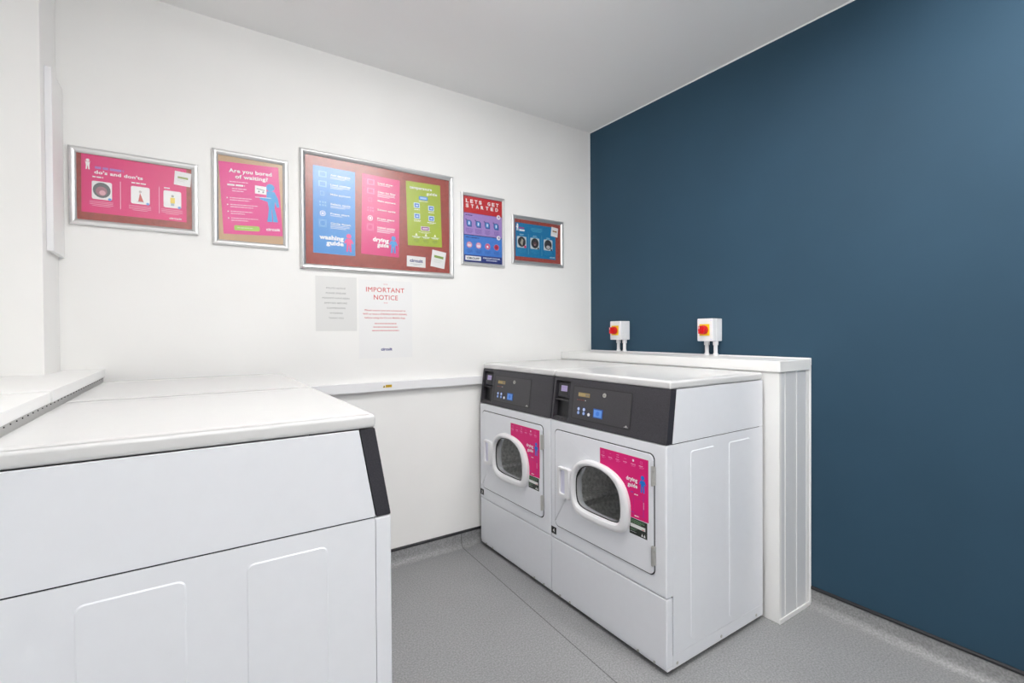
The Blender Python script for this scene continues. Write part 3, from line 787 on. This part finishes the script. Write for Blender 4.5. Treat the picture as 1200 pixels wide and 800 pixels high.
# board 4: lets get started
fx, fz = -1.045, 2.122
snap_frame('noticeboard', 'silver framed portrait noticeboard right of the noticeboard holding red and blue poster', 'noticeboard', fx, -.738, 1.689, fz, wd=.0178, backing=ink(40, 50, 90))
p = Print(271, 392, ink(60, 125, 210), .4)
p.rect(0, 0, 271, 99, RED, 1); p.rect(0, 99, 271, 232, (168, 138, 205), 1); p.rect(0, 229, 271, 233, NAVY, 1.5); p.rect(0, 97, 271, 100, (120, 60, 110), 1.5); p.rect(0, 350, 271, 392, (22, 45, 125), 1)
for row, yy in (('LETS GET', 37), ('STARTED', 66)):
    n = len(row)
    for k, ch in enumerate(row):
        if ch != ' ': p.text(ch, 15+k*(243/n), yy, 20, 20, WHITE, bold=.045)
p.lines(14, 110, 68, 1, NAVY, 5, 5)
for k in range(4):
    x = 38+k*64
    p.poly([(x-20, 142), (x+8, 142), (x+18, 152), (x+18, 182), (x-12, 182), (x-20, 168)], (48, 90, 160), 2); p.rect(x-12, 147, x+8, 174, (95, 160, 225), 3, r=4); p.rect(x-5, 152, x+3, 168, (230, 240, 250), 4)
    p.disc(x-22, 140, 4, NAVY, 4, n=8)
    p.lines(x, 192, 46 if k < 2 else 34, 5, (105, 75, 160), 6, 2.4, 'c')
    p.loop(x, 290, 19, 3, (215, 130, 160), 2)
    if k < 2: p.disc(x, 290, 16, (220, 170, 190), 2); p.rect(x-12, 287, x+12, 300, (240, 225, 235), 3)
    else: p.disc(x, 290, 16, (190, 35, 70) if k == 3 else (200, 90, 130), 2); p.disc(x-1, 292, 6, WHITE if k == 2 else (110, 20, 60), 3)
    p.lines(x, 318, 40, 4, (30, 70, 160), 6, 2.2, 'c')
p.lines(14, 243, 110, 1, NAVY, 5, 5)
for y in (97, 226): p.disc(246, y+4, 14, (240, 236, 240), 3); p.disc(248, y+3, 6, (150, 130, 170), 4)
p.rect(10, 357, 118, 383, WHITE, 2); p.text('CIRCUIT', 64, 376, 88, 11, (40, 35, 60), bold=.05, align='c', lift=3)
p.text('CIRCUIT.CO.UK', 133, 367, 124, 8.5, WHITE, bold=.03); p.lines(195, 374, 88, 1, (225, 230, 250), 5, 5, 'c')
place(p, 'poster', fx, fz, 18, 20.5, 0, 'red, lilac and blue portrait poster reading LETS GET STARTED', 'poster')

# board 5: teal poster
fx, fz = -.684, 2.035
snap_frame('noticeboard', 'silver framed landscape noticeboard furthest right on the white wall, teal poster inside', 'noticeboard', fx, -.258, 1.721, fz, backing=M['felt'])
p = Print(330, 218, ink(0, 118, 170))
p.person(16, 8, 44, WHITE, arms=(1, -1)); p.lines(28, 29, 50, 1, (190, 40, 130), 5, 7); p.rect(30, 42, 72, 53, (235, 240, 245), 1)
p.lines(170, 24, 92, 4, (90, 185, 215), 7, 2.6, 'c')
for k, cx in enumerate((12, 118, 228)):
    p.lines(cx+37, 72+k*2, 38, 1, (170, 215, 235), 5, 4, 'c'); p.lines(cx+37, 80+k*2, 56, 1, (120, 195, 225), 5, 3, 'c')
    p.rect(cx, 88, cx+74, 160, (200, 210, 214), 1, r=6)
    p.disc(cx+37, 122, 31, (42, 40, 44), 2, ry=33, n=20)
    if k == 0: p.poly([(cx+25, 130), (cx+38, 100), (cx+50, 112), (cx+42, 148)], (170, 165, 150), 3); p.disc(cx+64, 152, 9, (200, 30, 100), 3)
    elif k == 1: p.disc(cx+37, 126, 14, (95, 60, 62), 3); p.disc(cx+36, 132, 6, (160, 130, 130), 4); p.disc(cx+64, 154, 7, (60, 60, 62), 3)
    else: p.disc(cx+38, 138, 17, (185, 180, 180), 3, ry=12); p.disc(cx+64, 154, 8, (30, 60, 90), 3)
    p.lines(cx+37, 168, 64, 4, (30, 150, 195), 7, 2.4, 'c')
for x in (101, 211): p.rect(x, 64, x+1.8, 200, (120, 195, 225), 1)
p.text('circuit', 322, 208, 42, 9, (200, 225, 240), bold=.03, align='r')
place(p, 'poster', fx, fz, 31, 46, 0, 'teal blue landscape poster with three round photos, in the rightmost framed board', 'poster')
place(note_card(58, 62, (150, 110, 40)), 'note_card', fx, fz, 322, 46, -6, 'small white note card at the top right of the teal poster', 'card', dy=.001)

# loose papers taped under the noticeboard
p = Print(205, 280, M['grey_paper'], .3)
for k, (s_, w_) in enumerate((('POLITE NOTICE', 96), ('PLEASE ENSURE', 100), ('POCKETS HAVE BEEN', 134), ('EMPTIED BEFORE', 112), ('COMMENCING', 92), ('WASHING', 64), ('THANK YOU', 74))):
    p.text(s_, 100, 64+k*25.5, w_, 8, (140, 140, 140), bold=0, align='c')
o = p.done('notice_sheet', -1.868, -.0006, 1.573, 0); tag(o, 'grey paper notice with faint capitals, left below the noticeboard', 'notice')
p = Print(297, 420, M['paper'], .3)
p.text('IMPORTANT', 145, 63, 212, 25, (205, 25, 35), bold=.001, align='c'); p.text('NOTICE', 147, 104, 134, 25, (205, 25, 35), bold=.001, align='c')
for y in (20, 121):
    for dx in (-8, 0, 8): p.disc(145+dx, y, 2.6, (225, 150, 155), 2, n=8)
for k, (s_, w_) in enumerate((('Please ensure you are connected to', 226), ('WiFi or have a STRONG DATA SIGNAL', 246), ('before using the Circuit Mobile App.', 226))):
    p.text(s_, 144, 166+k*20, w_, 8.6, (205, 50, 60), bold=.012, align='c')
for k, w_ in enumerate((214, 176, 200)): p.lines(144, 231+k*19, w_, 1, (216, 120, 125), 10, 4.2, 'c', seed=k)
p.text('circuit', 148, 379, 62, 14, (40, 45, 130), bold=.045, align='c')
o = p.done('notice_sheet', -1.652, -.0006, 1.566, 0); tag(o, 'white paper sheet headed IMPORTANT NOTICE in red, below the noticeboard', 'notice')

# ------------------------------------------------------------------ ceiling lights
M['lamp'] = mat('lamp_diffuser', (.9, .9, .9), .6, emis=(1, .985, .965), es=33)
def light(x, y, w, d, label):
    """surface batten: white spine on the ceiling, glowing diffuser box below it with white end caps"""
    t = empty('ceiling_light', (x, y, H)); tag(t, label, 'ceiling light', 'ceiling light battens')
    a, b = w/2, d/2; e = .02
    mb = MB(); mb.box(-a, a, -b, b, -.018, -.0005, M['plastic'], .002); mb.build('spine', t)
    mb = MB()
    if w > d: mb.box(-a+e, a-e, -b+.002, b-.002, -.065, -.0185, M['lamp'], .006)
    else: mb.box(-a+.002, a-.002, -b+e, b-e, -.065, -.0185, M['lamp'], .006)
    mb.build('diffuser', t)
    for s_ in (-1, 1):
        mb = MB()
        if w > d: mb.box(s_*(a-e+.0005), s_*a, -b, b, -.067, -.0185, M['plastic'], .003)
        else: mb.box(-a, a, s_*(b-e+.0005), s_*b, -.067, -.0185, M['plastic'], .003)
        mb.build('end_cap', t)
light(-1.42, -1.55, .80, .30, 'bright batten light on the ceiling between the washing machines and the dryers')
light(-2.35, -3.42, .90, .12, 'bright batten light on the ceiling behind the camera, nearer the left wall')
light(-.62, -2.85, .20, 1.2, 'bright batten light on the ceiling behind the camera, nearer the blue wall')

# ------------------------------------------------------------------ world, camera, colour
w = bpy.data.worlds.new('world'); SC.world = w; w.use_nodes = True
w.node_tree.nodes['Background'].inputs[0].default_value = (.8, .85, 1, 1); w.node_tree.nodes['Background'].inputs[1].default_value = .3
yaw, pitch, roll, f, cy = .5892046, -.0099638, -.0061088, 562.934, 395.2195
fw = Vector((math.sin(yaw)*math.cos(pitch), math.cos(yaw)*math.cos(pitch), math.sin(pitch)))
rt = Vector((math.cos(yaw), -math.sin(yaw), 0)); up = rt.cross(fw)
r2 = rt*math.cos(roll)+up*math.sin(roll); u2 = -rt*math.sin(roll)+up*math.cos(roll)
cd = bpy.data.cameras.new('camera'); cam = bpy.data.objects.new('camera', cd); COL.objects.link(cam)
mw = Matrix((r2, u2, -fw)).transposed().to_4x4(); mw.translation = Vector((-2.390369, -2.557402, 1.279472)); cam.matrix_world = mw
cd.sensor_width = 36; cd.sensor_fit = 'HORIZONTAL'; cd.lens = f/1200*36; cd.shift_y = (cy-400)/1200; cd.clip_start = .02
SC.camera = cam
SC.view_settings.view_transform = 'Standard'; SC.view_settings.look = 'None'; SC.view_settings.gamma = 1; SC.view_settings.exposure = .15
SC.view_settings.use_curve_mapping = False
